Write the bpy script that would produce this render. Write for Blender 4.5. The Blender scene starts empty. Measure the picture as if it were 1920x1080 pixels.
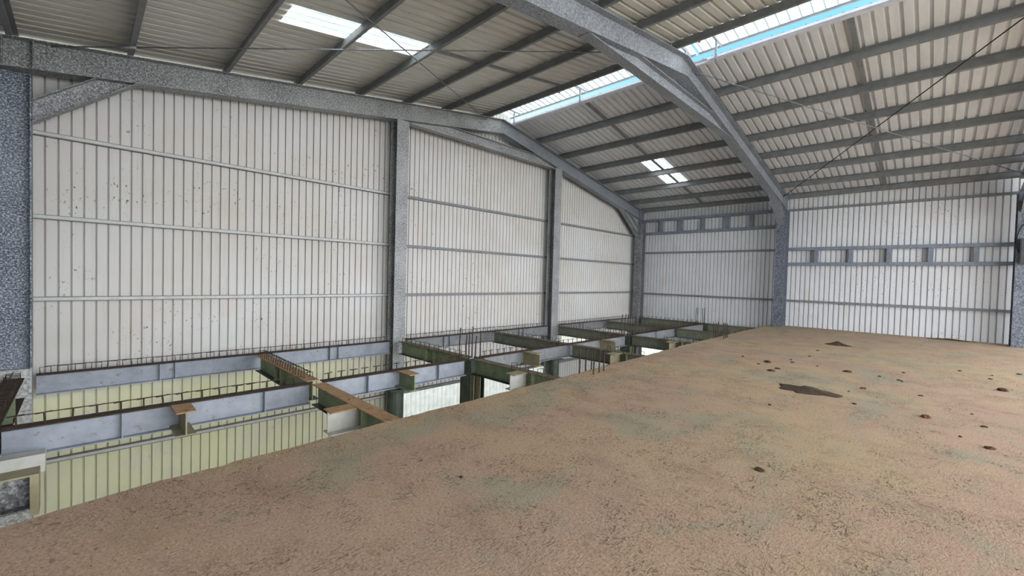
import bpy, bmesh, math, random
from mathutils import Vector, Matrix, noise
random.seed(7)
SC = bpy.context.scene
COL = SC.collection

# ------------------------------------------------------------------ materials
def srgb(r, g, b):
    f = lambda c: (c/255/12.92) if c/255 <= .04045 else ((c/255+.055)/1.055)**2.4
    return (f(r), f(g), f(b), 1)

class NT:
    def __init__(s, name):
        s.m = bpy.data.materials.new(name); s.m.use_nodes = True
        s.t = s.m.node_tree; s.t.nodes.clear()
        s.out = s.n('ShaderNodeOutputMaterial')
        s.tc = s.n('ShaderNodeTexCoord')
    def n(s, typ, **kw):
        nd = s.t.nodes.new(typ)
        for k, v in kw.items(): setattr(nd, k, v)
        return nd
    def l(s, a, b): s.t.links.new(a, b)
    def put(s, sock, v):
        if hasattr(v, 'is_output'): s.l(v, sock)
        else: sock.default_value = v
    def coords(s, scale=(1, 1, 1), loc=(0, 0, 0)):
        mp = s.n('ShaderNodeMapping'); s.l(s.tc.outputs['Object'], mp.inputs['Vector'])
        mp.inputs['Scale'].default_value = scale; mp.inputs['Location'].default_value = loc
        return mp.outputs['Vector']
    def wcoords(s, scale=(1, 1, 1)):
        g = s.n('ShaderNodeNewGeometry'); mp = s.n('ShaderNodeMapping')
        s.l(g.outputs['Position'], mp.inputs['Vector']); mp.inputs['Scale'].default_value = scale
        return mp.outputs['Vector']
    def noise(s, vec, scale, detail=3, rough=.6, dist=0):
        nd = s.n('ShaderNodeTexNoise'); s.l(vec, nd.inputs['Vector'])
        nd.inputs['Scale'].default_value = scale; nd.inputs['Detail'].default_value = detail
        nd.inputs['Roughness'].default_value = rough; nd.inputs['Distortion'].default_value = dist
        return nd.outputs['Fac']
    def ramp(s, fac, stops, interp='LINEAR'):
        nd = s.n('ShaderNodeValToRGB'); nd.color_ramp.interpolation = interp
        el = nd.color_ramp.elements
        while len(el) > 1: el.remove(el[-1])
        el[0].position = stops[0][0]; el[0].color = stops[0][1]
        for p, c in stops[1:]:
            e = el.new(p); e.color = c
        s.l(fac, nd.inputs['Fac']); return nd.outputs['Color']
    def mask(s, fac, a, b): return s.ramp(fac, [(a, (0, 0, 0, 1)), (b, (1, 1, 1, 1))])
    def mix(s, fac, a, b, mode='MIX'):
        nd = s.n('ShaderNodeMix', data_type='RGBA', blend_type=mode)
        s.put(nd.inputs['Factor'], fac); s.put(nd.inputs['A'], a); s.put(nd.inputs['B'], b)
        return nd.outputs['Result']
    def math(s, op, a, b=0.):
        nd = s.n('ShaderNodeMath', operation=op); s.put(nd.inputs[0], a); s.put(nd.inputs[1], b); return nd.outputs[0]
    def sep(s, vec):
        nd = s.n('ShaderNodeSeparateXYZ'); s.l(vec, nd.inputs[0]); return nd.outputs
    def maprange(s, v, a, b, c=0., d=1.):
        nd = s.n('ShaderNodeMapRange'); s.put(nd.inputs['Value'], v)
        for k, x in zip(('From Min', 'From Max', 'To Min', 'To Max'), (a, b, c, d)): nd.inputs[k].default_value = x
        return nd.outputs['Result']
    def bsdf(s, col, rough=.6, metal=0., spec=.4, bump=None, bstr=.3, bdist=.01):
        b = s.n('ShaderNodeBsdfPrincipled'); s.put(b.inputs['Base Color'], col)
        s.put(b.inputs['Roughness'], rough); b.inputs['Metallic'].default_value = metal
        b.inputs['Specular IOR Level'].default_value = spec
        if bump is not None:
            bp = s.n('ShaderNodeBump'); s.l(bump, bp.inputs['Height'])
            bp.inputs['Strength'].default_value = bstr; bp.inputs['Distance'].default_value = bdist
            s.l(bp.outputs['Normal'], b.inputs['Normal'])
        s.l(b.outputs[0], s.out.inputs['Surface']); return b

def mat_speckle(name, dark, mid, light, scale, blotch=.25):
    """galvanised / weathered steel: fine spangle over large soft patches"""
    t = NT(name); v = t.wcoords()
    fine = t.noise(v, scale, 2, .75)
    c = t.ramp(fine, [(.34, dark), (.5, mid), (.66, light)])
    big = t.noise(v, 1.7, 3, .6)
    c = t.mix(t.mask(big, .4, .65), c, t.mix(blotch, c, light))
    t.bsdf(c, .55, .15, .4, fine, .25, .004); return t.m

def mat_plain(name, a, b, scale=6, rough=.6, stretch=(1, 1, 1), rust=0, rustcol=None):
    t = NT(name); v = t.wcoords(stretch)
    n1 = t.noise(v, scale, 4, .65)
    c = t.ramp(n1, [(.3, a), (.7, b)])
    if rust:
        n2 = t.noise(t.wcoords(), 9, 5, .7)
        c = t.mix(t.mask(n2, .62-rust, .70-rust*.6), c, rustcol)
    t.bsdf(c, rough, .05, .35, n1, .15, .004); return t.m

def mat_sheet(name, a, b, stain=0., algae=False, axis=0, lines=None):
    """painted wall sheeting: slight panel to panel tone, vertical streaks, specks of dirt"""
    t = NT(name); v = t.wcoords()
    big = t.noise(v, .55, 3, .5)
    c = t.ramp(big, [(.3, a), (.7, b)])
    pink = t.noise(t.wcoords((1, 1, .6)), 1.1, 2, .5)
    c = t.mix(t.mask(pink, .58, .75), c, t.mix(.35, c, srgb(204, 192, 182)))
    streak = t.noise(t.wcoords((9, 9, .35)), 2.2, 3, .6)
    c = t.mix(t.mask(streak, .56, .8), c, t.mix(.16+stain, c, srgb(120, 116, 104)))
    speck = t.noise(t.wcoords((1, 1, .6)), 24, 3, .6)
    zone = t.noise(v, .9, 2, .5)
    m = t.math('MULTIPLY', t.mask(speck, .635, .68), t.mask(zone, .48, .66))
    c = t.mix(m, c, srgb(70, 66, 58))
    if algae:
        z = t.sep(v)[2]; x = t.sep(v)[0]
        al = t.noise(v, 1.3, 4, .65)
        f = t.math('MULTIPLY', t.maprange(z, -.35, -.75), t.maprange(x, 8.5, 4.0))
        f = t.math('MULTIPLY', f, t.maprange(al, .25, .6, .45, 1.))
        c = t.mix(f, c, srgb(216, 218, 182))
    t.bsdf(c, .55, 0., .3, streak, .08, .004); return t.m

def mat_trans(name, col, tr=.85, stripe=False):
    """translucent fibreglass sheet"""
    t = NT(name); v = t.wcoords()
    n = t.noise(v, 5, 3, .6)
    c = t.ramp(n, [(.3, tuple(x*.8 for x in col[:3])+(1,)), (.7, col)])
    d = t.n('ShaderNodeBsdfDiffuse'); t.l(c, d.inputs['Color'])
    r = t.n('ShaderNodeBsdfTranslucent'); t.l(c, r.inputs['Color'])
    mx = t.n('ShaderNodeMixShader'); mx.inputs[0].default_value = tr
    t.l(d.outputs[0], mx.inputs[1]); t.l(r.outputs[0], mx.inputs[2]); t.l(mx.outputs[0], t.out.inputs['Surface'])
    return t.m

def mat_floor():
    t = NT('sandy_concrete'); v = t.wcoords()
    a = t.noise(v, .42, 4, .55, .4)
    c = t.ramp(a, [(.30, srgb(174, 150, 134)), (.46, srgb(178, 155, 136)), (.58, srgb(180, 160, 133)), (.72, srgb(165, 157, 140))])
    g = t.noise(t.wcoords((1, 1.6, 1)), .8, 3, .55, .6)
    c = t.mix(t.mask(g, .52, .64), c, t.mix(.8, c, srgb(158, 154, 136)))
    br = t.noise(t.wcoords((1.3, .8, 1)), 1.9, 4, .6)
    c = t.mix(t.mask(br, .52, .75), c, t.mix(.5, c, srgb(142, 119, 102)))
    grain = t.noise(v, 60, 3, .75)
    c = t.mix(.8, c, t.ramp(grain, [(.3, (.45, .44, .43, 1)), (.5, (.95, .95, .95, 1)), (.7, (1.25, 1.25, 1.25, 1))]), 'MULTIPLY')
    # scuffed footprints: short dark strokes gathered in patches
    st = t.noise(t.wcoords((.8, 1.9, 1)), 15, 3, .75, 2.2)
    z1 = t.noise(v, 2.6, 2, .5); z2 = t.noise(v, .7, 2, .5)
    m = t.math('MULTIPLY', t.mask(st, .548, .605), t.math('MULTIPLY', t.mask(z1, .47, .55), t.mask(z2, .34, .5)))
    c = t.mix(t.math('MULTIPLY', m, .8), c, srgb(84, 76, 64))
    st2 = t.noise(t.wcoords((1.5, .7, 1)), 13, 2, .7, 2.5)
    z3 = t.noise(t.wcoords((1, 1.4, 1)), 1.3, 3, .6)
    c = t.mix(t.math('MULTIPLY', t.math('MULTIPLY', t.mask(st2, .56, .64), t.mask(z3, .45, .58)), .6), c, srgb(108, 88, 72))
    ps = t.noise(v, 30, 2, .6); zp = t.noise(v, .8, 3, .6)
    m2 = t.math('MULTIPLY', t.mask(ps, .67, .71), t.mask(zp, .42, .6))
    c = t.mix(m2, c, srgb(74, 58, 46))
    h = t.math('ADD', t.math('MULTIPLY', grain, .5), t.math('MULTIPLY', st, .7))
    t.bsdf(c, .9, 0., .15, h, .5, .014); return t.m

M = {
 'wall': mat_sheet('white_wall_sheet', srgb(198, 196, 191), srgb(207, 208, 210), 0, True),
 'side': mat_sheet('white_side_sheet', srgb(212, 216, 222), srgb(222, 226, 232), .05),
 'roof': mat_plain('zinc_roof_sheet', srgb(200, 201, 197), srgb(218, 219, 216), 2.2, .5, (.5, 2.5, 1)),
 'roofR': mat_plain('zinc_roof_sheet_right', srgb(204, 208, 214), srgb(222, 226, 231), 2.2, .5, (.5, 2.5, 1)),
 'colnear': mat_speckle('dark_galvanised_steel', srgb(38, 46, 60), srgb(92, 102, 118), srgb(186, 196, 208), 42, .15),
 'galv': mat_speckle('galvanised_steel', srgb(84, 87, 92), srgb(130, 134, 138), srgb(190, 193, 196), 36, .3),
 'galv2': mat_speckle('pale_galvanised_steel', srgb(98, 103, 111), srgb(130, 136, 145), srgb(164, 171, 181), 34, .3),
 'colb': mat_speckle('blue_grey_galvanised_steel', srgb(62, 67, 78), srgb(98, 105, 118), srgb(140, 148, 162), 30, .2),
 'galvp': mat_speckle('pale_painted_steel', srgb(132, 136, 138), srgb(172, 176, 178), srgb(204, 208, 210), 26, .3),
 'post': mat_speckle('grey_galvanised_steel', srgb(58, 60, 64), srgb(104, 107, 111), srgb(164, 167, 170), 30, .2),
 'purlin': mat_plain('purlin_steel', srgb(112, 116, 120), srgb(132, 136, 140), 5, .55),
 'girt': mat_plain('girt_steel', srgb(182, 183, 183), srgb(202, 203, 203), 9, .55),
 'girtd': mat_plain('dull_girt_steel', srgb(112, 115, 120), srgb(140, 143, 148), 9, .55),
 'frame': mat_plain('blue_grey_steel', srgb(112, 121, 136), srgb(136, 146, 160), 7, .5),
 'web': mat_plain('blue_grey_primer', srgb(134, 142, 156), srgb(158, 167, 181), 4, .5, (1, 1, 1), .03, srgb(128, 124, 120)),
 'green': mat_plain('green_primer', srgb(116, 130, 106), srgb(138, 152, 124), 5, .6, (1, 1, 1), .06, srgb(118, 106, 84)),
 'dgreen': mat_plain('dark_green_primer', srgb(46, 56, 52), srgb(70, 82, 74), 5, .5),
 'rust': mat_plain('rusty_flange', srgb(158, 126, 98), srgb(182, 150, 116), 7, .8, (1, 1, 1), .06, srgb(112, 84, 64)),
 'web2': mat_plain('weathered_grey_steel', srgb(112, 116, 122), srgb(134, 138, 144), 4, .5, (1, 1, 1), .05, srgb(108, 104, 98)),
 'gweb': mat_plain('grey_green_steel', srgb(100, 106, 96), srgb(122, 127, 116), 5, .6, (1, 1, 1), .08, srgb(104, 96, 84)),
 'brown': mat_plain('dull_brown_flange', srgb(96, 88, 76), srgb(128, 118, 102), 7, .8, (1, 1, 1), .1, srgb(80, 66, 54)),
 'drust': mat_plain('dark_rusty_bar', srgb(46, 38, 34), srgb(76, 60, 50), 14, .8),
 'pale': mat_plain('pale_plate', srgb(186, 188, 186), srgb(208, 210, 208), 6, .6),
 'tan': mat_plain('tan_stub', srgb(134, 128, 106), srgb(164, 158, 134), 6, .7),
 'clod': mat_plain('earth_clod', srgb(62, 46, 36), srgb(92, 68, 50), 30, .95),
 'clodred': mat_plain('red_earth_clod', srgb(104, 66, 48), srgb(128, 88, 64), 30, .95),
 'soil': mat_plain('dark_soil', srgb(54, 48, 38), srgb(80, 68, 52), 25, .95),
 'sky1': mat_trans('translucent_roof_sheet', (.9, .89, .84, 1)),
 'cap': mat_trans('translucent_ridge_sheet', (.52, .52, .50, 1), .6),
 'lowsheet': mat_trans('translucent_wall_sheet', (.93, .87, .80, 1)),
 'flash': mat_plain('white_flashing', srgb(205, 208, 222), srgb(225, 228, 238), 6, .4),
 'black': mat_plain('black_rubber', srgb(26, 26, 28), srgb(40, 40, 42), 8, .5),
 'dkbox': mat_plain('dark_grey_steel', srgb(58, 62, 66), srgb(78, 82, 86), 8, .5),
 'floor': mat_floor(),
 'conc': mat_plain('rough_concrete', srgb(150, 136, 120), srgb(176, 160, 142), 12, .9),
 'ground': mat_plain('bare_ground', srgb(176, 170, 156), srgb(196, 190, 176), .6, .95),
 'grit': mat_plain('grit', srgb(110, 92, 76), srgb(150, 128, 108), 20, .95),
}

# ------------------------------------------------------------------ mesh helpers
class MB:
    def __init__(s): s.v = []; s.f = []
    def add(s, vs, fs):
        k = len(s.v); s.v += [Vector(p) for p in vs]; s.f += [tuple(i+k for i in f) for f in fs]; return s
    def hexa(s, p):           # 8 corners: 4 bottom ring, 4 top ring
        return s.add(p, [(3, 2, 1, 0), (4, 5, 6, 7), (0, 1, 5, 4), (1, 2, 6, 5), (2, 3, 7, 6), (3, 0, 4, 7)])
    def box(s, x0, x1, y0, y1, z0, z1):
        return s.hexa([(x0, y0, z0), (x1, y0, z0), (x1, y1, z0), (x0, y1, z0), (x0, y0, z1), (x1, y0, z1), (x1, y1, z1), (x0, y1, z1)])
    def bar(s, p0, p1, side, up, w0, w1, h0, h1):
        """box along p0-p1 spanning w0..w1 on SIDE and h0..h1 on UP"""
        p0, p1, a, u = Vector(p0), Vector(p1), Vector(side).normalized(), Vector(up).normalized()
        r = []
        for h in (h0, h1):
            r += [p0+a*w0+u*h, p0+a*w1+u*h, p1+a*w1+u*h, p1+a*w0+u*h]
        return s.hexa(r)
    def tube(s, pts, r, n=6, closed=False):
        pts = [Vector(p) for p in pts]; N = len(pts); rings = []
        ref = None
        for i, p in enumerate(pts):
            if closed: d = pts[(i+1) % N]-pts[i-1]
            else: d = pts[min(i+1, N-1)]-pts[max(i-1, 0)]
            d.normalize()
            if ref is None: ref = Vector((0, 0, 1)) if abs(d.z) < .9 else Vector((1, 0, 0))
            a = d.cross(ref).normalized(); b = a.cross(d).normalized(); ref = b
            rings.append([p+(a*math.cos(2*math.pi*k/n)+b*math.sin(2*math.pi*k/n))*r for k in range(n)])
        vs = [q for R in rings for q in R]; fs = []
        for i in range(N if closed else N-1):
            j = (i+1) % N
            for k in range(n): fs.append((i*n+k, i*n+(k+1) % n, j*n+(k+1) % n, j*n+k))
        if not closed: fs += [tuple(reversed(range(n))), tuple((N-1)*n+k for k in range(n))]
        return s.add(vs, fs)
    def build(s, name, mat, parent=None, loc=None, smooth=False):
        """one mesh object; vertices are given in world space, origin at LOC (or the parent's place)"""
        o0 = Vector(parent.location) if parent is not None and loc is None else Vector(loc or (0, 0, 0))
        me = bpy.data.meshes.new(name); me.from_pydata([tuple(p-o0) for p in s.v], [], s.f); me.update()
        bm = bmesh.new(); bm.from_mesh(me); bmesh.ops.recalc_face_normals(bm, faces=bm.faces); bm.to_mesh(me); bm.free()
        if smooth: me.shade_smooth()
        me.materials.append(M[mat] if isinstance(mat, str) else mat)
        o = bpy.data.objects.new(name, me); COL.objects.link(o)
        if parent is not None: o.parent = parent
        else: o.location = o0
        return o

def tag(o, label, cat, group=None, kind=None):
    o['label'] = label; o['category'] = cat
    if group: o['group'] = group
    if kind: o['kind'] = kind
    return o
def thing(name, loc, label, cat, group=None):
    o = bpy.data.objects.new(name, None); COL.objects.link(o); o.location = loc; o.empty_display_size = .2
    return tag(o, label, cat, group, 'thing')

# ------------------------------------------------------------------ the building's measures (metres)
XL, XR = -.62, 19.88            # side walls
YF = [-.35, -6.15, -12.0]       # portal frames
YEND = -18.0
ZG = -3.6                       # ground floor below
APEX = 10.14
def zr(x):                      # top of rafters / underside of purlins
    return 4.94+.157*x if x <= APEX else 8.44-.188*x
PUR = .17                       # purlin depth
def zs(x): return zr(x)+PUR+.012
BT = -.15                       # top of floor beams
BD = .32                        # depth of floor beams
RD = .45                        # rafter depth
YB = -3.45                      # middle floor beam
OPL, OPR = 9.68, 10.76          # ridge opening

# ------------------------------------------------------------------ setting: corrugated sheets
def profile(u0, u1, pitch, groove, slope, depth):
    """(u, d) points: flats at d=0 with a trapezoid groove of DEPTH once a pitch"""
    out = [(u0, 0.)]; u = u0+pitch*.5
    while u+groove < u1:
        out += [(u, 0.), (u+slope, depth), (u+groove-slope, depth), (u+groove, 0.)]; u += pitch
    out.append((u1, 0.)); return out

def sheet(prof, stations, P, skip=lambda u, i: False, only=None):
    mb = MB(); n = len(stations)
    for u, d in prof:
        for i in range(n): mb.v.append(Vector(P(u, i, d)))
    for k in range(len(prof)-1):
        um = (prof[k][0]+prof[k+1][0])/2
        for i in range(n-1):
            s = skip(um, i)
            if (only is None and not s) or (only is not None and s):
                mb.f.append((k*n+i, (k+1)*n+i, (k+1)*n+i+1, k*n+i+1))
    used = sorted({i for f in mb.f for i in f}); mp = {j: i for i, j in enumerate(used)}
    mb.v = [mb.v[j] for j in used]; mb.f = [tuple(mp[i] for i in f) for f in mb.f]
    return mb

def structure(o, label, cat): return tag(o, label, cat, None, 'structure')

# gable wall
gp = profile(XL, XR, .15, .025, .004, .05)
gz = [ZG, -1.66, -1.0, -.62, 5.0]
def gP(u, i, d): return (u, .03+d, (zs(min(max(u, XL), XR))-.03) if i == 4 else gz[i])
low = lambda u, i: (i == 0 and 7.02 < u < 13.1) or (i == 2 and 14.05 < u < 15.7)
structure(sheet(gp, gz, gP, low).build('wall_gable', 'wall'), 'white ribbed sheet end wall behind the grey posts, rising to the roof slope', 'wall')
gq = profile(7.03, 13.1, .15, .07, .02, .04)
structure(sheet(gq, gz[:2], gP).build('window_1', 'lowsheet'), 'bright translucent sheeting low in the end wall, seen beneath the floor beams', 'window')
structure(sheet(gp, gz, gP, lambda u, i: i == 2 and 14.05 < u < 15.7, True).build('window_2', 'lowsheet'), 'small bright pane in the end wall seen between far floor beams', 'window')
# right side wall
sp = profile(YEND, -.02, .15, .034, .006, .05)
sz = [ZG, -2.4, -1.58, 5.0]
def sP(u, i, d): return (XR+d, u, zs(XR)-.03 if i == 3 else sz[i])
lowS = lambda u, i: i == 1 and -1.6 < u < -.25
structure(sheet(sp, sz, sP, lowS).build('wall_right', 'side'), 'white ribbed sheet side wall at the far right, beyond the sandy floor', 'wall')
structure(sheet(sp, sz, sP, lowS, True).build('window_3', 'lowsheet'), 'bright translucent pane low in the side wall, below the far floor beams', 'window')
# left side wall (out of view)
lp = profile(YEND, -.02, .15, .036, .009, .028)
structure(sheet(lp, [0, 1], lambda u, i, d: (XL-d, u, (ZG, zs(XL)-.03)[i])).build('wall_left', 'wall'), 'white ribbed sheet side wall at the near left', 'wall')
# roof
rp = profile(YEND, .12, .195, .068, .014, .05)
SL = dict(x0=3.04, x1=5.47, y0=-3.33, y1=-2.6); SR = dict(x0=14.87, x1=17.1, y0=-3.44, y1=-2.68)
def roof(nm, mat, xs, S, lab, wn, wlab):
    P = lambda u, i, d: (xs[i], u, zs(xs[i])+d)
    hole = lambda u, i: abs(xs[i]-S['x0']) < 1e-6 and S['y0'] < u < S['y1']
    structure(sheet(rp, xs, P, hole).build(nm, mat), lab, 'roof')
    structure(sheet(rp, xs, P, hole, True).build(wn, 'sky1'), wlab, 'skylight')
roof('ceiling_left', 'roof', [XL-.1, SL['x0'], SL['x1'], OPL+.02], SL, 'grey ribbed metal roof slope over the left half, beside the ridge opening',
     'window_4', 'bright skylight strip in the left roof slope, at the top of the view')
roof('ceiling_right', 'roofR', [OPR-.03, SR['x0'], SR['x1'], XR+.15], SR, 'grey ribbed metal roof slope over the right half',
     'window_5', 'small bright skylight in the right roof slope, beyond the near portal frame')

# upper floor slab
edge = [(-.62, -6.46), (.0, -6.42), (.44, -6.37), (.66, -6.33), (.91, -6.285), (1.2, -6.25), (1.68, -6.24), (2.38, -6.22), (3.17, -6.16), (4.44, -6.15), (6.2, -6.08), (8.98, -5.99), (12.24, -5.84), (16.97, -5.80), (19.0, -5.83), (19.86, -5.84)]
pts = []
for (xa, ya), (xb, yb) in zip(edge, edge[1:]):
    n = max(1, int((xb-xa)/.09))
    for k in range(n):
        x = xa+(xb-xa)*k/n; y = ya+(yb-ya)*k/n
        pts.append((x, y+(noise.noise((x*3.1, 0, 0))*.03+noise.noise((x*11, 5, 0))*.018)))
pts.append(edge[-1])
mb = MB(); rows = [0, .04, .35, 1.2, 3.0, 6.0, 9.0]
n = len(pts)
for r, dy in enumerate(rows):
    for x, y in pts:
        yy = max(YEND, y-dy) if r < len(rows)-1 else YEND
        zz = -.018+noise.noise((x*6, 9, 0))*.008 if r == 0 else (noise.noise((x*.9, yy*.9, 3))*.008 if r < 6 else 0)
        mb.v.append(Vector((x, yy, zz)))
for r in range(len(rows)-1):
    for k in range(n-1): mb.f.append((r*n+k, r*n+k+1, (r+1)*n+k+1, (r+1)*n+k))
b0 = len(mb.v)
for x, y in pts: mb.v.append(Vector((x, y+.01, BT)))
for x, y in pts: mb.v.append(Vector((x, YEND, BT)))
for k in range(n-1):
    mb.f.append((b0+k, b0+k+1, k+1, k)); mb.f.append((b0+n+k, b0+n+k+1, b0+k+1, b0+k))
fl = mb.build('floor', 'floor'); structure(fl, 'sandy dust covered concrete upper floor with dark scuffs, open along its far edge', 'floor')
for p in fl.data.polygons: p.use_smooth = False

mb = MB().box(-60, 80, -70, 60, ZG-.1, ZG)
structure(mb.build('floor_lower', 'ground'), 'pale ground level far below the open floor beams', 'ground')

# ------------------------------------------------------------------ steel members
def ibeam(name, p0, p1, depth, width, label, cat, group=None, up=None, mats=('galv', 'galv', 'galv'), tf=.014, tw=.010, top=True, parent=None):
    """I-section from p0 to p1; the line is the TOP of the section when TOP, else its middle"""
    p0, p1 = Vector(p0), Vector(p1); ax = (p1-p0).normalized()
    up = Vector(up) if up else (Vector((0, 0, 1)) if abs(ax.z) < .9 else Vector((0, 1, 0)))
    side = ax.cross(up).normalized(); upn = side.cross(ax).normalized()
    a, b = (-depth, 0) if top else (-depth/2, depth/2)
    t = parent if parent is not None else thing(name, p0, label, cat, group)
    L = Vector(t.location) if parent is None else None
    def part(nm, m, *g):
        mb = MB().bar(p0, p1, side, upn, *g)
        return mb.build(nm, m, t, loc=base)
    base = t['base'] if parent is not None and 'base' in t else tuple(t.location)
    part('web', mats[0], -tw/2, tw/2, a+tf, b-tf)
    part('flange', mats[1], -width/2, width/2, b-tf, b)
    part('flange', mats[2], -width/2, width/2, a, a+tf)
    return t

def column(name, x, y, z0, z1, d, w, along, label, mats, group=None, plates=True):
    """H column; D across the web along ALONG ('x' or 'y'), flange width W"""
    t = thing(name, (x, y, z0), label, 'column', group)
    tf, tw = .016, .012
    def b(nm, m, du0, du1, dv0, dv1, za, zb):
        if along == 'x': q = MB().box(x+du0, x+du1, y+dv0, y+dv1, za, zb)
        else: q = MB().box(x+dv0, x+dv1, y+du0, y+du1, za, zb)
        return q.build(nm, m, t)
    b('web', mats[0], -d/2+tf, d/2-tf, -tw/2, tw/2, z0, z1)
    for s in (-1, 1):
        e = (d/2-tf, d/2) if s > 0 else (-d/2, -d/2+tf)
        b('flange', mats[1], e[0], e[1], -w/2, w/2, z0, z1)
    if plates:
        b('base_plate', mats[1], -d/2-.05, d/2+.05, -w/2-.05, w/2+.05, z0-.02, z0)
    return t

# gable frame and inner frames
fl_w = .26
FR = [('the end wall', 0), ('the near portal frame', 1), ('the frame behind the viewpoint', 2)]
inL, inR = .25, 19.05          # inner column faces
def rz(x): return zr(x)-RD      # underside of rafters
CO = {}
cc = column('steel_column', 0.0, YF[0], -.03, rz(0)-.03, .5, .28, 'x', 'wide dark speckled steel corner column at the left end of the end wall', ('colnear', 'colnear'), None, False)
MB().box(-.25, .25, YF[0]-.14, YF[0]+.14, ZG, -.03).build('base', 'galvp', cc)
column('steel_column', 19.3, YF[0], ZG, rz(19.3)-.03, .5, .28, 'x', 'grey steel corner column where the end wall meets the side wall', ('post', 'post'))
column('steel_column', 19.3, YF[1], ZG, rz(19.3)-.03, .5, .32, 'x', 'grey side wall column under the near portal frame, at the sandy floor corner', ('colb', 'colb'))
column('steel_column', 0.0, YF[1], ZG, rz(0)-.03, .5, .28, 'x', 'steel column carrying the left end of the near portal frame', ('galv', 'galv'))
column('steel_column', 19.3, YF[2], .0, rz(19.3)-.03, .5, .32, 'x', 'steel column at the right end of the side wall, with a black cable loop', ('colb', 'colb'), None, False)
column('gable_post', 6.58, YF[0], ZG, rz(6.58)-.02, .30, .34, 'y', 'speckled grey steel post on the end wall, nearer the left corner column', ('post', 'galv'))
column('gable_post', 12.93, YF[0], ZG, rz(12.93)-.02, .30, .38, 'y', 'grey steel post on the end wall right of the roof ridge', ('post', 'galv'))

def rafter(x0, x1, y, label, m, web='galv'):
    ax = Vector((x1-x0, 0, zr(x1)-zr(x0))).normalized()
    t = thing('rafter', (x0, y, zr(x0)), label, 'rafter', 'sloping rafters of the portal frames')
    def slab(nm, ya, yb, a, b, mm):
        mb = MB()
        mb.hexa([(x0, ya, zr(x0)+a), (x1, ya, zr(x1)+a), (x1, yb, zr(x1)+a), (x0, yb, zr(x0)+a), (x0, ya, zr(x0)+b), (x1, ya, zr(x1)+b), (x1, yb, zr(x1)+b), (x0, yb, zr(x0)+b)])
        return mb.build(nm, mm, t)
    w = fl_w/2
    slab('web', y-.008, y+.008, -RD+.016, -.016, m)
    slab('top_flange', y-w, y+w, -.016, 0, m)
    slab('bottom_flange', y-w, y+w, -RD, -RD+.016, m)
    for k in range(2):         # end stiffeners
        xs = x0+(x1-x0)*(.02, .05)[k]
        mb = MB().box(xs-.006, xs+.006, y-w+.01, y-.008, zr(xs)-RD+.02, zr(xs)-.02)
        mb.build('stiffener', m, t)
    return t
rafter(-.25, APEX-.004, YF[0], 'long speckled grey rafter along the top of the end wall, left of the ridge', 'galv')
rafter(19.55, APEX+.004, YF[0], 'grey rafter along the top of the end wall, right of the ridge', 'galv2')
rafter(-.25, APEX-.004, YF[1], 'left rafter of the near portal frame, cut by the top of the view', 'galv2')
rafter(19.55, APEX+.004, YF[1], 'right rafter of the near portal frame, sloping down to the side wall column', 'galv2')
rafter(19.55, APEX+.004, YF[2], 'rafter of the frame at the right edge of the view', 'galv')

# collar ties under the ridge
for i, (xa, xb, z, lab, m) in enumerate(((6.62, 13.1, 5.66, 'collar tie under the ridge of the end wall frame, touching both grey posts', 'galv'),
                                     (6.75, 13.6, 5.66, 'straight collar tie under the ridge of the near portal frame', 'galv2'))):
    y = YF[i]; z0, z1 = z-.16, z+.12
    def xe(z, left):            # where the underside of the rafter is at height z
        return (z+RD-4.94)/.157 if left else (8.44-z-RD)/.188
    t = thing('collar_tie', (APEX, y, z0), lab, 'tie beam', 'collar ties of the portal frames')
    def seg(nm, za, zb, w):
        mb = MB()
        la, lb = xe(za, True)+.03, xe(zb, True)+.03; ra, rb = xe(za, False)-.03, xe(zb, False)-.03
        mb.hexa([(la, y-w, za), (ra, y-w, za), (ra, y+w, za), (la, y+w, za), (lb, y-w, zb), (rb, y-w, zb), (rb, y+w, zb), (lb, y+w, zb)])
        mb.build(nm, m, t)
    seg('web', z0+.014, z1-.014, .007); seg('bottom_flange', z0, z0+.014, .10); seg('top_flange', z1-.014, z1, .10)

# knee braces
def knee(xc, zc, xr, y, lab, m, gusset):
    s = 1 if xr > xc else -1; e = .004
    xc += s*e; d = .27
    dx, dz = xr-xc, rz(xr)-e-zc; Ln = math.hypot(dx, dz); off = d*Ln/abs(dx)      # vertical offset of the upper edge
    t = thing('knee_brace', (xc, y, zc), lab, 'brace', 'knee braces between columns and rafters')
    def end(o):             # point on the edge raised by O where it meets the rafter
        lo, hi = xc, xr
        for _ in range(40):
            mid = (lo+hi)/2
            if zc+o+dz*(mid-xc)/dx > rz(mid)-e: hi = mid
            else: lo = mid
        return (lo, rz(lo)-e)
    def strip(nm, o0, o1, w):
        a, b = (xc, zc+o0), (xc, zc+o1); c_, d_ = end(o1), end(o0)
        mb = MB(); q = [a, d_, c_, b]
        mb.hexa([(x, y-w, z) for x, z in q]+[(x, y+w, z) for x, z in q]); mb.build(nm, m, t)
    strip('web', .016, off-.016, .007); strip('bottom_flange', 0, .016, .11); strip('top_flange', off-.016, off, .11)
    if gusset:
        q = [(xc, zc+off+.001), end(off+.001), (xc, rz(xc)-e)]
        mb = MB()
        mb.add([(x, y-.006, z) for x, z in q]+[(x, y+.006, z) for x, z in q], [(0, 1, 2), (5, 4, 3), (0, 3, 4, 1), (1, 4, 5, 2), (2, 5, 3, 0)])
        mb.build('gusset_plate', m, t)
knee(inL, 3.74, 1.46, YF[0], 'short sloping brace between the dark left corner column and its rafter', 'galv', False)
knee(inR, 3.62, 17.5, YF[0], 'brace filling the corner where the end wall rafter meets the far corner column', 'galv', True)
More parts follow.
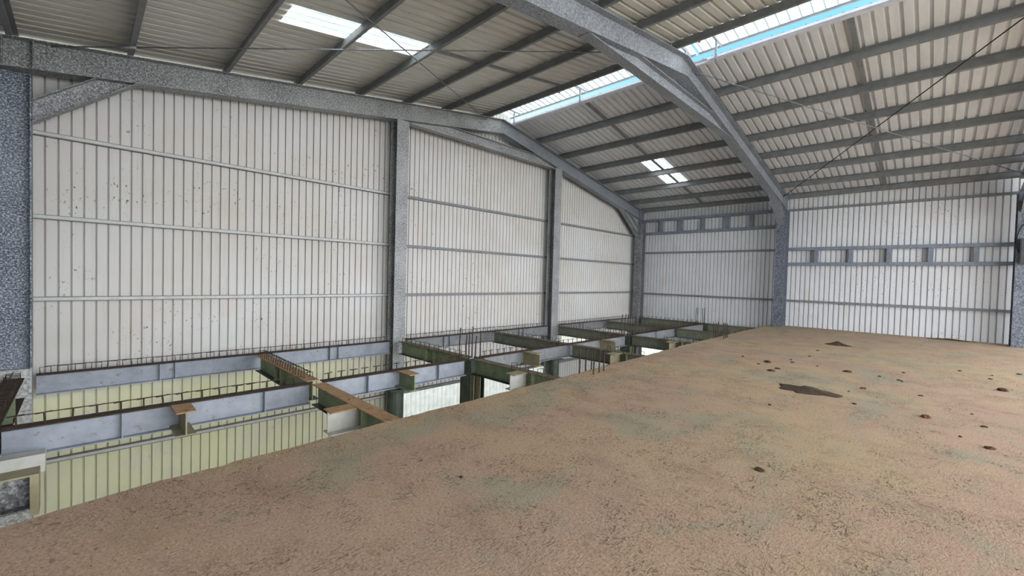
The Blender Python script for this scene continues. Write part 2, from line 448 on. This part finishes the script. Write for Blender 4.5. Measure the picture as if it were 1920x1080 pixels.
knee(inR, 3.74, 17.6, YF[1], 'brace between the near portal frame rafter and the side wall column', 'galv2', False)
knee(inL, 3.74, 1.46, YF[1], 'brace at the left foot of the near portal frame rafter', 'galv2', False)
knee(inR, 3.74, 17.6, YF[2], 'brace at the frame on the right edge of the view', 'galv', False)

# ------------------------------------------------------------------ purlins
PL = [(.06, 'eave'), (1.4, 'sixth'), (2.8, 'fifth'), (4.13, 'fourth'), (5.53, 'third'), (6.83, 'second'), (8.1, 'first'), (9.6, 'ridge')]
PR = [(10.72, 'ridge'), (11.9, 'first'), (13.2, 'second'), (14.48, 'third'), (15.76, 'fourth'), (17.05, 'fifth'), (18.3, 'sixth'), (19.44, 'eave')]
def purlin(x, y0, y1, s, lab, grp, m='purlin'):
    z = zr(x)
    sl = .157 if x < APEX else -.188
    side = Vector((1, 0, sl)).normalized(); up = Vector((-sl, 0, 1)).normalized()
    mb = MB(); h = PUR-.004; dz = .003
    if m == 'flash': h = .06; dz = .11
    p0, p1 = Vector((x, y0, z+dz)), Vector((x, y1, z+dz))
    mb.bar(p0, p1, side, up, -.003, .003, 0, h)
    mb.bar(p0, p1, side, up, -.003*s, -.065*s, 0, .005)
    mb.bar(p0, p1, side, up, .003*s, .065*s, h-.005, h)
    mb.bar(p0, p1, side, up, -.060*s, -.065*s, .005, .022)
    o = mb.build('purlin', m, loc=(x, y0, z)); return tag(o, lab, 'purlin', grp, 'thing')
def pl_lab(nm, side, bay):
    where = 'beyond the near portal frame' if bay == 0 else 'nearer than the portal frame'
    if nm == 'ridge': return f'purlin edging the ridge opening on the {side} roof slope, {where}'
    if nm == 'eave': return f'lowest purlin along the {side} eave, {where}'
    return f'{nm} purlin down from the ridge on the {side} roof slope, {where}'
bays = [(-.02, -6.145), (-6.155, -12.1)]
for b, (y0, y1) in enumerate(bays):
    for x, nm in PL:
        if b == 1 and x < 4: continue
        purlin(x, y0, y1, 1, pl_lab(nm, 'left', b), 'left slope purlins')
    for x, nm in PR:
        purlin(x, y0, y1, -1, pl_lab(nm, 'right', b), 'right slope purlins', 'flash' if nm == 'ridge' else 'purlin')

# bridging bars between purlins at mid bay
def bridging(xa, xb, y, lab, grp, w=.045):
    mb = MB(); p0 = Vector((xa+.07, y, zr(xa+.07)+.12)); p1 = Vector((xb-.07, y, zr(xb-.07)+.12))
    up = Vector((0, 0, 1)); side = Vector((0, 1, 0))
    mb.bar(p0, p1, side, up, -w, w, 0, .006); mb.bar(p0, p1, side, up, -w, -w+.006, .006, .04)
    o = mb.build('bridging_bar', 'purlin', loc=p0); tag(o, lab, 'bridging bar', grp, 'thing')
for b, y in ((0, -3.12), (1, -9.0)):
    for (xa, na), (xb, nb) in zip(PR, PR[1:]):
        w = 'beyond the portal frame' if b == 0 else 'at the top right'
        fa = {'ridge': 'ridge edge', 'eave': 'eave'}.get(na, na); fb = {'eave': 'eave'}.get(nb, nb)
        bridging(xa, xb, y, f'flat bar between {fa} and {fb} purlins of the right slope, {w}', 'right slope bridging bars')
for (xa, na), (xb, nb) in zip(PL[4:], PL[5:]):
    bridging(xa, xb, -3.2, f'thin flat bar between the {na} and {nb} purlins of the left slope', 'left slope bridging bars', .03)

# bracing rods in the roof plane
def rod(a, b, lab, m, r=.011, dz=-.03):
    p0 = Vector((a[0], a[1], zr(a[0])+dz)); p1 = Vector((b[0], b[1], zr(b[0])+dz))
    t = thing('bracing_rod', p0, lab, 'bracing rod', 'roof bracing rods')
    MB().tube([p0, p1], r, 6).build('rod', m, t, smooth=True)
    d = (p1-p0).normalized(); c = (p0+p1)/2
    MB().tube([p0+d*.9, p0+d*1.15], r*2, 8).build('turnbuckle', m, t, smooth=True)
rod((.45, -.36), (9.6, -6.14), 'thin rod crossing the left roof slope from the end wall eave toward the viewer', 'galv2')
rod((.45, -6.14), (9.5, -.36), 'thin rod crossing the left roof slope from the near eave toward the end wall ridge', 'purlin', .011, -.055)
rod((10.8, -11.99), (19.1, -6.16), 'dark thin rod rising to the upper right across the near right roof slope', 'black', .012)
rod((10.6, -6.16), (19.2, -11.99), 'pale thin rod falling to the right across the near right roof slope', 'galv2', .011, -.055)

# ------------------------------------------------------------------ ridge ventilator
for b, (y0, y1, lab) in enumerate(((.05, -6.12, 'raised translucent ridge vent between the end wall and the near portal frame'), (-6.18, -18.1, 'raised translucent ridge vent at the top right, nearer than the portal frame'))):
    t = thing('ridge_vent', (APEX, y0, zr(APEX)), lab, 'roof vent', 'raised ridge vents')
    prof = profile(y1, y0, .195, .062, .016, .03)
    xs = [9.28, 10.14, 11.0]; zz = [6.94, 7.06, 6.94]
    sheet(prof, xs, lambda u, i, d: (xs[i], u, zz[i]+d)).build('cap_sheet', 'cap', t)
    for x in (9.32, 10.96):
        MB().box(x-.02, x+.02, y1, y0, 6.885, 6.93).build('edge_rail', 'purlin', t)
    for y in (y0-.5, (y0+y1)/2, y1+.12):
        for x in (9.70, 10.62):
            zb = zs(x)+.05
            MB().box(x-.02, x+.02, y-.02, y+.02, zb-.21, 6.885).build('post', 'galv2', t)
        MB().box(9.34, 10.94, y-.018, y+.018, 6.89, 6.925).build('cross_bar', 'galv2', t)
    MB().box(OPR-.12, OPR-.108, y1, y0-.3, zs(OPR)-.055, zs(OPR)-.005).build('flashing', 'flash', t)
    if b == 0:
        ep = profile(9.3, 10.98, .15, .05, .012, .026)
        sheet(ep, [0, 1], lambda u, i, d: (u, .06+d, (zs(u)-.05, 7.06-.12*abs(u-10.14)/.86)[i])).build('end_sheet', 'cap', t)

# ------------------------------------------------------------------ girts
def girt(p0, p1, inward, lab, grp, h=.14, w=.10, m='girt'):
    """C-section rail along p0-p1 standing on the wall, INWARD points into the hall; p at the wall face, bottom"""
    p0, p1 = Vector(p0), Vector(p1); s = Vector(inward); up = Vector((0, 0, 1))
    mb = MB()
    mb.bar(p0, p1, s, up, 0, w, 0, .005); mb.bar(p0, p1, s, up, 0, w, h-.005, h)
    mb.bar(p0, p1, s, up, w-.006, w-.001, .005, h-.005)
    mb.bar(p0, p1, s, up, w-.001, w+.006, 0, .012); mb.bar(p0, p1, s, up, w-.001, w+.006, h-.009, h)  # dark lips paint in the shade lines along the rail's top and bottom
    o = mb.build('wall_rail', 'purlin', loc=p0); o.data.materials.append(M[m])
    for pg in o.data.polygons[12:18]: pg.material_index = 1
    return tag(o, lab, 'wall rail', grp, 'thing')
segs = [(-.2, 6.575, 'left of the first grey post'), (6.585, 12.925, 'between the two grey posts'), (12.935, 19.5, 'right of the second grey post')]
for z, nm in ((3.64, 'top'), (2.31, 'middle'), (.98, 'lowest'), (-1.70, 'below floor')):
    for x0, x1, w in segs:
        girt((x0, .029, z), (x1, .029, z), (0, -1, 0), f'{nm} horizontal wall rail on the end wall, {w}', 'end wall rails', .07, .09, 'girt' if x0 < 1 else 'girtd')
sb = [(-.05, -6.14, 'between the far corner and the frame column'), (-6.16, -12.05, 'behind the sandy floor')]
for bi, zsx in ((0, (2.86, .93)), (1, (4.36, .93))):
    for z, nm in zip(zsx, (('upper', 'lower'), ('top', 'lower'))[bi]):
        y0, y1, w = sb[bi]
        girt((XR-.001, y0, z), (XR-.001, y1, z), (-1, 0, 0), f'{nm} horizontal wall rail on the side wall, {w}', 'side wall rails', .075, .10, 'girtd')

# double rails with posts between (ladder frames) on the side wall
for bi, (zt, zb, ys, lab) in enumerate(((4.46, 3.74, [-1.15, -2.08, -3.05, -4.02, -4.95], 'high double rail with short posts beside the far corner of the side wall'),
                                     (2.97, 2.30, [-7.15, -8.15, -9.15, -10.15, -11.13], 'double rail with short posts on the side wall behind the sandy floor'))):
    y0, y1, _ = sb[bi]
    t = thing('ladder_rail', (XR-.1, y0, zb), lab, 'rail frame')
    for z in (zt-.11, zb):
        MB().box(XR-.20, XR-.02, y1, y0, z, z+.11).build('rail', 'frame', t)
    for y in ys:
        MB().box(XR-.18, XR-.03, y-.06, y+.06, zb+.11, zt-.11).build('post', 'frame', t)

# ------------------------------------------------------------------ floor beams with shear links
def link_mesh(kind):
    mb = MB(); r = .006
    if kind == 'pi': mb.tube([(-.06, 0, 0), (-.06, 0, .108), (.06, 0, .108), (.06, 0, 0)], r, 5)
    elif kind == 'tee':
        mb.tube([(0, 0, 0), (0, 0, .115)], .009, 5); mb.tube([(-.065, 0, .112), (.065, 0, .118)], .0075, 5)
    else: mb.tube([(0, -.07, 0), (0, -.07, .09), (0, .07, .10), (0, .07, 0)], .007, 5)
    me = bpy.data.meshes.new('shear_link'); me.from_pydata([tuple(v) for v in mb.v], [], mb.f); me.materials.append(M['drust']); return me
LINK = {k: link_mesh(k) for k in ('pi', 'tee', 'cross')}

def floor_beam(p0, p1, lab, grp, mats, links=None, step=.2, stiff=(), rebar=False, width=.17, mat_s='web', gap=.1):
    p0, p1 = Vector(p0+(BT,)), Vector(p1+(BT,)); ax = (p1-p0).normalized(); side = ax.cross(Vector((0, 0, 1)))
    t = ibeam('floor_beam', p0, p1, BD, width, lab, 'floor beam', grp, mats=mats)
    L = (p1-p0).length; alongx = abs(ax.x) > .5
    for s in stiff:
        c = p0+ax*s
        for sg in (-1, 1):
            mb = MB().bar(c-ax*.006, c+ax*.006, side, (0, 0, 1), .006*sg, (width/2-.004)*sg, -BD+.014, -.014)
            mb.build('stiffener', mat_s, t)
    if links:
        s = gap; k = 0
        while s < L-gap and k < 100:
            o = bpy.data.objects.new('shear_link', LINK[links]); COL.objects.link(o); o.parent = t
            c = ax*s; o.location = (c.x, c.y, -.001)
            a = math.atan2(ax.y, ax.x) if links != 'cross' else (0 if alongx else math.pi/2)
            o.rotation_euler = (random.uniform(-.06, .06), random.uniform(-.08, .08), a+random.uniform(-.12, .12))
            s += step*random.uniform(.93, 1.07); k += 1
    if rebar:
        q = [p0+ax*(gap+(L-2*gap)*i/8)+Vector((0, 0, .115+random.uniform(-.006, .006))) for i in range(9)]
        MB().tube(q, .006, 5).build('rebar', 'drust', t)
    return t

def stub(beam, p, d, m, wflange='rust', length=.55, width=.2, plate=False):
    """short length of I-section standing out of BEAM at p in direction d: part > sub-parts"""
    p0 = Vector((p[0], p[1], BT-.004)); p1 = p0+Vector(d)*length
    e = bpy.data.objects.new('stub', None); COL.objects.link(e); e.parent = beam
    e.location = p0-Vector(beam.location)
    side = (p1-p0).normalized().cross(Vector((0, 0, 1))); up = Vector((0, 0, 1))
    dd = BD-.03
    for nm, mm, g in (('top_flange', wflange, (-width/2, width/2, -.014, 0)), ('bottom_flange', m, (-width/2, width/2, -dd, -dd+.014)), ('web', m, (-.008, .008, -dd+.014, -.014))):
        mb = MB().bar(p0, p1, side, up, *g); o = mb.build(nm, mm, e, loc=p0)
    if plate: MB().bar(p1, p1+Vector(d)*.05, side, up, -width/2, width/2, -dd-.05, .0).build('end_plate', 'tan', e, loc=p0)
    return e

A_m, A_far = ('web', 'drust', 'web'), ('web2', 'drust', 'web2')
GA, GB, GC = 'beams along the foot of the end wall', 'beams down the middle of the floor opening', 'cross beams of the floor opening'
ya = YF[0]
bA = [floor_beam((.29, ya), (6.38, ya), 'pale blue floor beam at the end wall foot, left of the first grey post', GA, A_m, 'pi', .2, (1.5, 1.72, 4.55, 4.75), True),
      floor_beam((6.78, ya), (12.71, ya), 'floor beam at the foot of the end wall, between the two grey posts', GA, A_far, 'pi', .2, (1.3, 1.5, 4.4, 4.6), True),
      floor_beam((13.15, ya), (19.02, ya), 'floor beam at the foot of the end wall, right of the second grey post', GA, A_far, 'pi', .2, (1.5, 1.7), True)]
bB = [floor_beam((.20, YB), (3.28, YB), 'pale blue middle floor beam at the lower left, with a rusty stub facing the viewer', GB, A_m, 'tee', .2, (.93, 2.45), True),
      floor_beam((3.48, YB), (6.36, YB), 'pale blue middle floor beam between the brown topped cross beam and the first rebar tuft', GB, A_m, 'tee', .2, (.75, 2.2), False),
      floor_beam((6.82, YB), (12.78, YB), 'middle floor beam in the far half of the opening, right of the first rebar tuft', GB, A_far, 'tee', .2, (1.5, 3.05, 4.6), False),
      floor_beam((13.2, YB), (19.09, YB), 'farthest middle floor beam, reaching the side wall', GB, A_far, 'tee', .2, (1.6, 3.2), False)]
stub(bB[0], (1.68, YB-.01), (0, -1, 0), 'tan', length=.5)
stub(bB[1], (4.86, YB-.01), (0, -1, 0), 'green', length=.5)
stub(bB[2], (8.15, YB-.01), (0, -1, 0), 'tan', 'tan', length=.5)
stub(bB[2], (11.4, YB-.01), (0, -1, 0), 'tan', 'tan', length=.5)
cx = [(.08, 'at the left edge of the opening'), (3.38, 'with a bare brown top'), (6.6, 'in line with the first grey post'), (9.9, 'midway between the two grey posts'),
      (13.0, 'in line with the second grey post'), (16.3, 'beyond the second grey post'), (19.3, 'along the side wall')]
for x, w in cx:
    cm = ('drust', 'drust', 'drust') if x == .08 else ('green', 'rust', 'dgreen') if x < 5 else ('green', 'brown', 'dgreen') if x < 8 else ('gweb', 'brown', 'dgreen')
    far = floor_beam((x, ya-.2 if x not in (6.6, 13.0) else ya-.27), (x, YB+.12), 'green cross beam between end wall and middle beam, '+w, GC, cm,
               'cross', .13 if x < 4 else .2, (1.2, 1.5) if x < 7 else (), x < 4, .2, 'green', .12)
    ys = {3.38: -7.0, 6.6: -7.0}.get(x, -7.0)
    near = floor_beam((x, YB-.12), (x, ys if 1 < x < 19 else -5.7), 'green cross beam running under the sandy floor edge, '+w, GC, cm,
               None if x in (3.38,) else 'cross', .14 if x < 4 else .22, (1.62,), False, .2, 'green', .12 if x < 3 else 1.1)
    if x > 1 and x < 16: stub(near, (x-.01, -4.98), (-1, 0, 0), 'pale' if x < 7 else 'tan', 'rust' if x < 5 else 'tan', .42, .24)
    if x < 1: stub(near, (x+.01, -5.0), (1, 0, 0), 'post', 'tan', .40, .2, True)
    # cut away links that would stand in the slab
    for ch in list(near.children):
        if ch.name.startswith('shear_link') and (near.location.y+ch.location.y < -5.6): bpy.data.objects.remove(ch)
# end plates on the stubs facing left
# pale bracket under the left end of the middle beam
mb = MB().box(.21, .52, YB-.27, YB-.09, -.60, -.41)
mb.build('bracket_plate', 'pale', bB[0])

# lower columns
def lower_column(x, y, lab, m, kind):
    if kind == 'h':
        t = column('floor_column', x, y, ZG, BT-.005, .38, .34, 'x', lab, (m, m), 'columns under the floor beams')
        for z in (BT-BD, ):
            for s in (-1, 1):
                MB().box(x-.17, x+.17, y+.01*s, y+.165*s, z-.012, z).build('stiffener', m, t)
        for s in (-1, 1):
            for q in (-.085, .085):
                MB().box(x+q-.006, x+q+.006, y+.012*s, y+.16*s, BT-BD-.012-.6, BT-BD-.014).build('stiffener', 'tan', t)
    else:
        t = thing('floor_column', (x, y, ZG), lab, 'column', 'columns under the floor beams')
        mb = MB(); n = 16; z1 = BT-BD-.014
        vs = [(x+math.cos(2*math.pi*k/n)*.15, y+math.sin(2*math.pi*k/n)*.15, z) for z in (ZG, z1) for k in range(n)]
        mb.add(vs, [(k, (k+1) % n, n+(k+1) % n, n+k) for k in range(n)]+[tuple(reversed(range(n))), tuple(range(n, 2*n))]); mb.build('shaft', m, t)
        MB().box(x-.2, x+.2, y-.2, y+.2, z1, z1+.012).build('cap_plate', m, t)
lower_column(6.59, YB, 'dark green steel column under the first rebar tuft, with pale stiffener ribs', 'dgreen', 'h')
lower_column(12.99, YB, 'dark green steel column under the middle beam, in line with the second grey post', 'dgreen', 'h')
lower_column(19.3, YB, 'steel column at the side wall end of the middle floor beam', 'dgreen', 'h')
lower_column(4.78, YB, 'round dark green column under the middle floor beam, left of the bright low sheeting', 'dgreen', 'r')
lower_column(9.27, YB, 'round dark column under the middle floor beam, right of the bright low sheeting', 'dgreen', 'r')

# ------------------------------------------------------------------ starter bars
def bars(cxy, z0, ztops, spread, lab, grp):
    for k, zt in enumerate(ztops):
        a = 2*math.pi*k/len(ztops)
        x = cxy[0]+spread*(-1, -.6, -.1, .25, .6, 1)[k % 6]; y = cxy[1]+spread*(.4, -.5, .5, -.4, .5, -.3)[k % 6]
        q = [Vector((x, y, z0)), Vector((x+random.uniform(-.012, .012), y, (z0+zt)/2)), Vector((x+random.uniform(-.03, .03), y+random.uniform(-.02, .02), zt))]
        mb = MB().tube(q, .012, 6)
        for i in range(5):     # ribs of the bar
            zz = z0+(zt-z0)*(i+.5)/5; f = (i+.5)/5
            c = q[0].lerp(q[1], f*2) if f < .5 else q[1].lerp(q[2], f*2-1)
            mb.tube([c-Vector((0, 0, .006)), c+Vector((0, 0, .006))], .0145, 6)
        tag(mb.build('starter_bar', 'drust', loc=(x, y, z0)), lab, 'rebar', grp, 'thing')
bars((6.52, YB), BT, [.50, .44, .34, .33, .50, .42], .22, 'thin upright rusty starter bar in the nearest tuft, on the middle beam', 'starter bars of the nearest tuft')
bars((6.9, -6.22), -.02, [.40, .39, .38, .38, .37, .37], .24, 'thin rusty starter bar in the tuft rising from the sandy floor edge near mid view', 'starter bars at the near floor edge')
bars((13.0, YB), BT, [.50, .46, .50, .44, .48, .45], .26, 'thin upright rusty starter bar in the tuft in front of the far corner column', 'starter bars before the far corner')
bars((13.65, -6.0), -.02, [.46, .45, .42, .43, .44, .40], .27, 'thin rusty starter bar in the tuft at the far stretch of the floor edge', 'starter bars at the far floor edge')
bars((18.85, YB), BT, [.53, .52, .50, .53], .26, 'thin upright rusty starter bar in the tuft standing against the far side wall', 'starter bars by the side wall')

# ------------------------------------------------------------------ loose things on the sandy floor
def lump(name, x, y, r, flat, m, lab, cat, grp=None, seed=0, z=0., rough=.35, sx=1.):
    bm = bmesh.new(); bmesh.ops.create_icosphere(bm, subdivisions=3 if r > .05 else 2, radius=1)
    for v in bm.verts:
        d = 1+rough*noise.noise(v.co*1.7+Vector((seed*3.1, seed, 0)))+rough*.5*noise.noise(v.co*4+Vector((seed, 0, seed)))
        v.co *= d; v.co = Vector((v.co.x*r*sx, v.co.y*r/sx, max(v.co.z, -.5)*r*flat))
    me = bpy.data.meshes.new(name); bm.to_mesh(me); bm.free(); me.materials.append(M[m])
    o = bpy.data.objects.new(name, me); COL.objects.link(o)
    o.location = (x, y, z+r*flat*.42); o.rotation_euler.z = seed*1.3
    return tag(o, lab, cat, grp, 'thing')
big = {2: 'dark elongated clod farthest back of the larger clods, left of the two dirt patches', 3: 'dark clod just behind the nearer dark dirt patch',
       8: 'dark sliver of earth between the two dark dirt patches', 16: 'reddish angular clod right of centre on the sandy floor',
       21: 'dark flat clod farthest to the right on the sandy floor', 24: 'dark flat clod alone in the near middle of the sandy floor', 25: 'flat brown clod near the right side of the sandy floor foreground',
       31: 'small dark clod nearest the lower centre of the floor', 9: 'thin brown flake right of the nearer dirt patch'}
cl = [(10.83, -7.41, .069), (10.15, -7.89, .073), (10.52, -7.96, .15), (9.6, -8.24, .126), (11.23, -8.21, .056), (10.93, -8.3, .076), (12.12, -8.38, .071), (13.29, -8.34, .077), (10.69, -9.21, .137), (9.3, -9.57, .099), (10.54, -9.92, .072), (10.46, -9.96, .045), (11.51, -9.94, .049), (9.43, -10.21, .07), (8.07, -9.59, .064), (7.1, -8.83, .042), (8.05, -10.28, .13), (8.09, -10.76, .067), (8.7, -10.69, .04), (12.11, -11.05, .066), (12.59, -11.1, .039), (10.99, -11.11, .168), (13.21, -11.48, .09), (12.7, -10.69, .082), (4.82, -9.31, .09), (7.14, -10.75, .095), (7.39, -10.55, .028), (10.66, -9.66, .056), (10.89, -8.72, .062), (9.92, -8.27, .099), (8.87, -9.44, .04), (2.88, -7.73, .03)]
for i, (x, y, w) in enumerate(cl):
    lab = big.get(i, 'small dark clod of earth lying loose on the sandy floor')
    lump('earth_clod', x, y, max(w*.42, .016), .4 if w > .06 else .6, 'clodred' if i in (9, 16) else 'clod', lab, 'clod', None if i in big else 'small clods on the sandy floor', i+1, 0, .4, 1.15)

def heap(name, x, y, rx, ry, h, lab, seed, m, cx_=0, n=22):
    mb = MB(); rings = 9
    mb.v.append(Vector((x+cx_, y, h)))
    for r in range(1, rings+1):
        for k in range(n):
            a = 2*math.pi*k/n; f = r/rings
            w = 1+.45*noise.noise((math.cos(a)*1.6+seed, math.sin(a)*1.6, seed))+.3*noise.noise((math.cos(a)*4+seed, math.sin(a)*4, seed))
            px = x+cx_*(1-f)+math.cos(a)*rx*f*w; py = y+math.sin(a)*ry*f*w
            z = h*(1-f)**1.6+.012*noise.noise((px*14, py*14, seed))*(1-f)+(.012 if r < rings else -.012)
            mb.v.append(Vector((px, py, z)))
    for k in range(n): mb.f.append((0, 1+k, 1+(k+1) % n))
    for r in range(rings-1):
        for k in range(n):
            a, b = 1+r*n+k, 1+r*n+(k+1) % n; mb.f.append((a, a+n, b+n, b))
    return tag(mb.build(name, m, loc=(x, y, 0)), lab, 'dirt heap', None, 'thing')
a = heap('dirt_heap', 14.95, -8.5, .20, .30, .10, 'small dark peaked heap of soil near the side wall end of the sandy floor', 2, 'soil', 0)
b = heap('dirt_patch', 8.4, -9.02, .30, .36, .035, 'flat dark patch of spilled soil in the middle of the sandy floor', 5, 'soil', 0)
c = heap('dirt_ridge', 19.55, -10.65, .12, .55, .05, 'low dark line of dirt against the foot of the side wall', 8, 'clod', 0)

# grit along the broken floor edge and over the floor: nobody could count it
bmg = MB()
def grain(x, y, r, z=0.):
    s = [Vector((x+r*math.cos(t)*random.uniform(.6, 1.3), y+r*math.sin(t)*random.uniform(.6, 1.3), z)) for t in (0, 1.6, 3.1, 4.7)]
    top = Vector((x, y, z+r*random.uniform(.5, 1.0)))
    bmg.add(s+[top], [(0, 1, 4), (1, 2, 4), (2, 3, 4), (3, 0, 4), (3, 2, 1, 0)])
def edge_y(x):
    for (xa, ya_), (xb, yb) in zip(edge, edge[1:]):
        if xa <= x <= xb: return ya_+(yb-ya_)*(x-xa)/(xb-xa)
    return -6
for k in range(1500):
    x = random.uniform(.4, 9.5); d = abs(random.gauss(0, .45))
    if d < .05: continue
    grain(x, edge_y(x)-d, random.uniform(.004, .013))
for k in range(1100):
    x = random.uniform(1, 18); y = random.uniform(-12, -6.4)
    grain(x, y, random.uniform(.003, .010))
g = bmg.build('gravel', 'grit'); tag(g, 'fine brown grit strewn over the sandy floor and thicker along its broken edge', 'grit', None, 'stuff')

# ------------------------------------------------------------------ things on the right hand column
t = thing('cable_loop', (18.99, -12.2, 2.3), 'black cable hung in a loop on the column at the right edge', 'cable')
MB().tube([(19.0, -12.22+.38*math.cos(a*math.pi/14), 2.95+.64*math.sin(a*math.pi/14)) for a in range(28)], .014, 6, True).build('cable', 'black', t, smooth=True)
MB().box(18.99, 19.052, -12.03, -11.97, 3.52, 3.58).build('hook', 'dkbox', t)
t = thing('junction_box', (19.0, -12.02, 2.3), 'dark grey box fixed to the column at the right edge', 'box')
MB().box(18.93, 19.05, -12.16, -11.9, 2.32, 3.02).build('housing', 'dkbox', t)
MB().box(18.915, 18.93, -12.14, -11.92, 2.36, 2.98).build('lid', 'dkbox', t)

# ------------------------------------------------------------------ light: sky, sun
w = bpy.data.worlds.new('sky'); SC.world = w; w.use_nodes = True
nt = w.node_tree; nt.nodes.clear()
N = nt.nodes.new; Lk = nt.links.new
tc = N('ShaderNodeTexCoord'); sx = N('ShaderNodeSeparateXYZ'); Lk(tc.outputs['Generated'], sx.inputs[0])
# bright hazy side of the sky behind the viewpoint (-Y), clear blue on the far side
mr = N('ShaderNodeMapRange'); mr.interpolation_type = 'SMOOTHSTEP'; Lk(sx.outputs['Y'], mr.inputs['Value'])
for k, v in zip(('From Min', 'From Max', 'To Min', 'To Max'), (.15, -.65, 0, 1)): mr.inputs[k].default_value = v
el = N('ShaderNodeMapRange'); Lk(sx.outputs['Z'], el.inputs['Value'])
for k, v in zip(('From Min', 'From Max', 'To Min', 'To Max'), (.05, .42, 0, 1)): el.inputs[k].default_value = v
hz = N('ShaderNodeMix'); hz.data_type = 'RGBA'; Lk(el.outputs[0], hz.inputs['Factor'])
hz.inputs['A'].default_value = (2.1, 2.05, 1.95, 1); hz.inputs['B'].default_value = (.24, .58, .84, 1)
mx = N('ShaderNodeMix'); mx.data_type = 'RGBA'; Lk(mr.outputs[0], mx.inputs['Factor'])
Lk(hz.outputs['Result'], mx.inputs['A']); mx.inputs['B'].default_value = (.97, .985, 1.0, 1)
ms = N('ShaderNodeMapRange'); Lk(mr.outputs[0], ms.inputs['Value'])
for k, v in zip(('From Min', 'From Max', 'To Min', 'To Max'), (0, 1, 1.0, 6.0)): ms.inputs[k].default_value = v
bg = N('ShaderNodeBackground'); Lk(mx.outputs['Result'], bg.inputs['Color']); Lk(ms.outputs[0], bg.inputs['Strength'])
ow = N('ShaderNodeOutputWorld'); Lk(bg.outputs[0], ow.inputs['Surface'])

sd = bpy.data.lights.new('sun', 'SUN'); sd.energy = 6.0; sd.angle = math.radians(1.5); sd.color = (1, .96, .9)
so = bpy.data.objects.new('sun', sd); COL.objects.link(so)
d = Vector((.25, .42, -1.0)).normalized()      # travels down, toward the end wall
so.rotation_euler = d.to_track_quat('-Z', 'Y').to_euler()

# ------------------------------------------------------------------ camera
cam = bpy.data.cameras.new('camera'); co = bpy.data.objects.new('camera', cam); COL.objects.link(co)
yw, pt, ro, f = -0.789499, -0.025455, 0.026926, 801.351
CX, CY, CZ = 0.7868, -10.3091, 1.5750
fw = Vector((-math.sin(yw)*math.cos(pt), math.cos(yw)*math.cos(pt), math.sin(pt)))
rt = fw.cross(Vector((0, 0, 1))).normalized(); upv = rt.cross(fw)
r2 = rt*math.cos(ro)+upv*math.sin(ro); u2 = upv*math.cos(ro)-rt*math.sin(ro)
mw = Matrix((r2, u2, -fw)).transposed().to_4x4(); mw.translation = Vector((CX, CY, CZ))
co.matrix_world = mw
cam.sensor_width = 36; cam.sensor_fit = 'HORIZONTAL'; cam.lens = f/1920*36; cam.clip_start = .05; cam.clip_end = 300
SC.camera = co

SC.view_settings.view_transform = 'Standard'; SC.view_settings.look = 'None'
SC.view_settings.gamma = 1; SC.view_settings.use_curve_mapping = False
SC.view_settings.exposure = 0.47
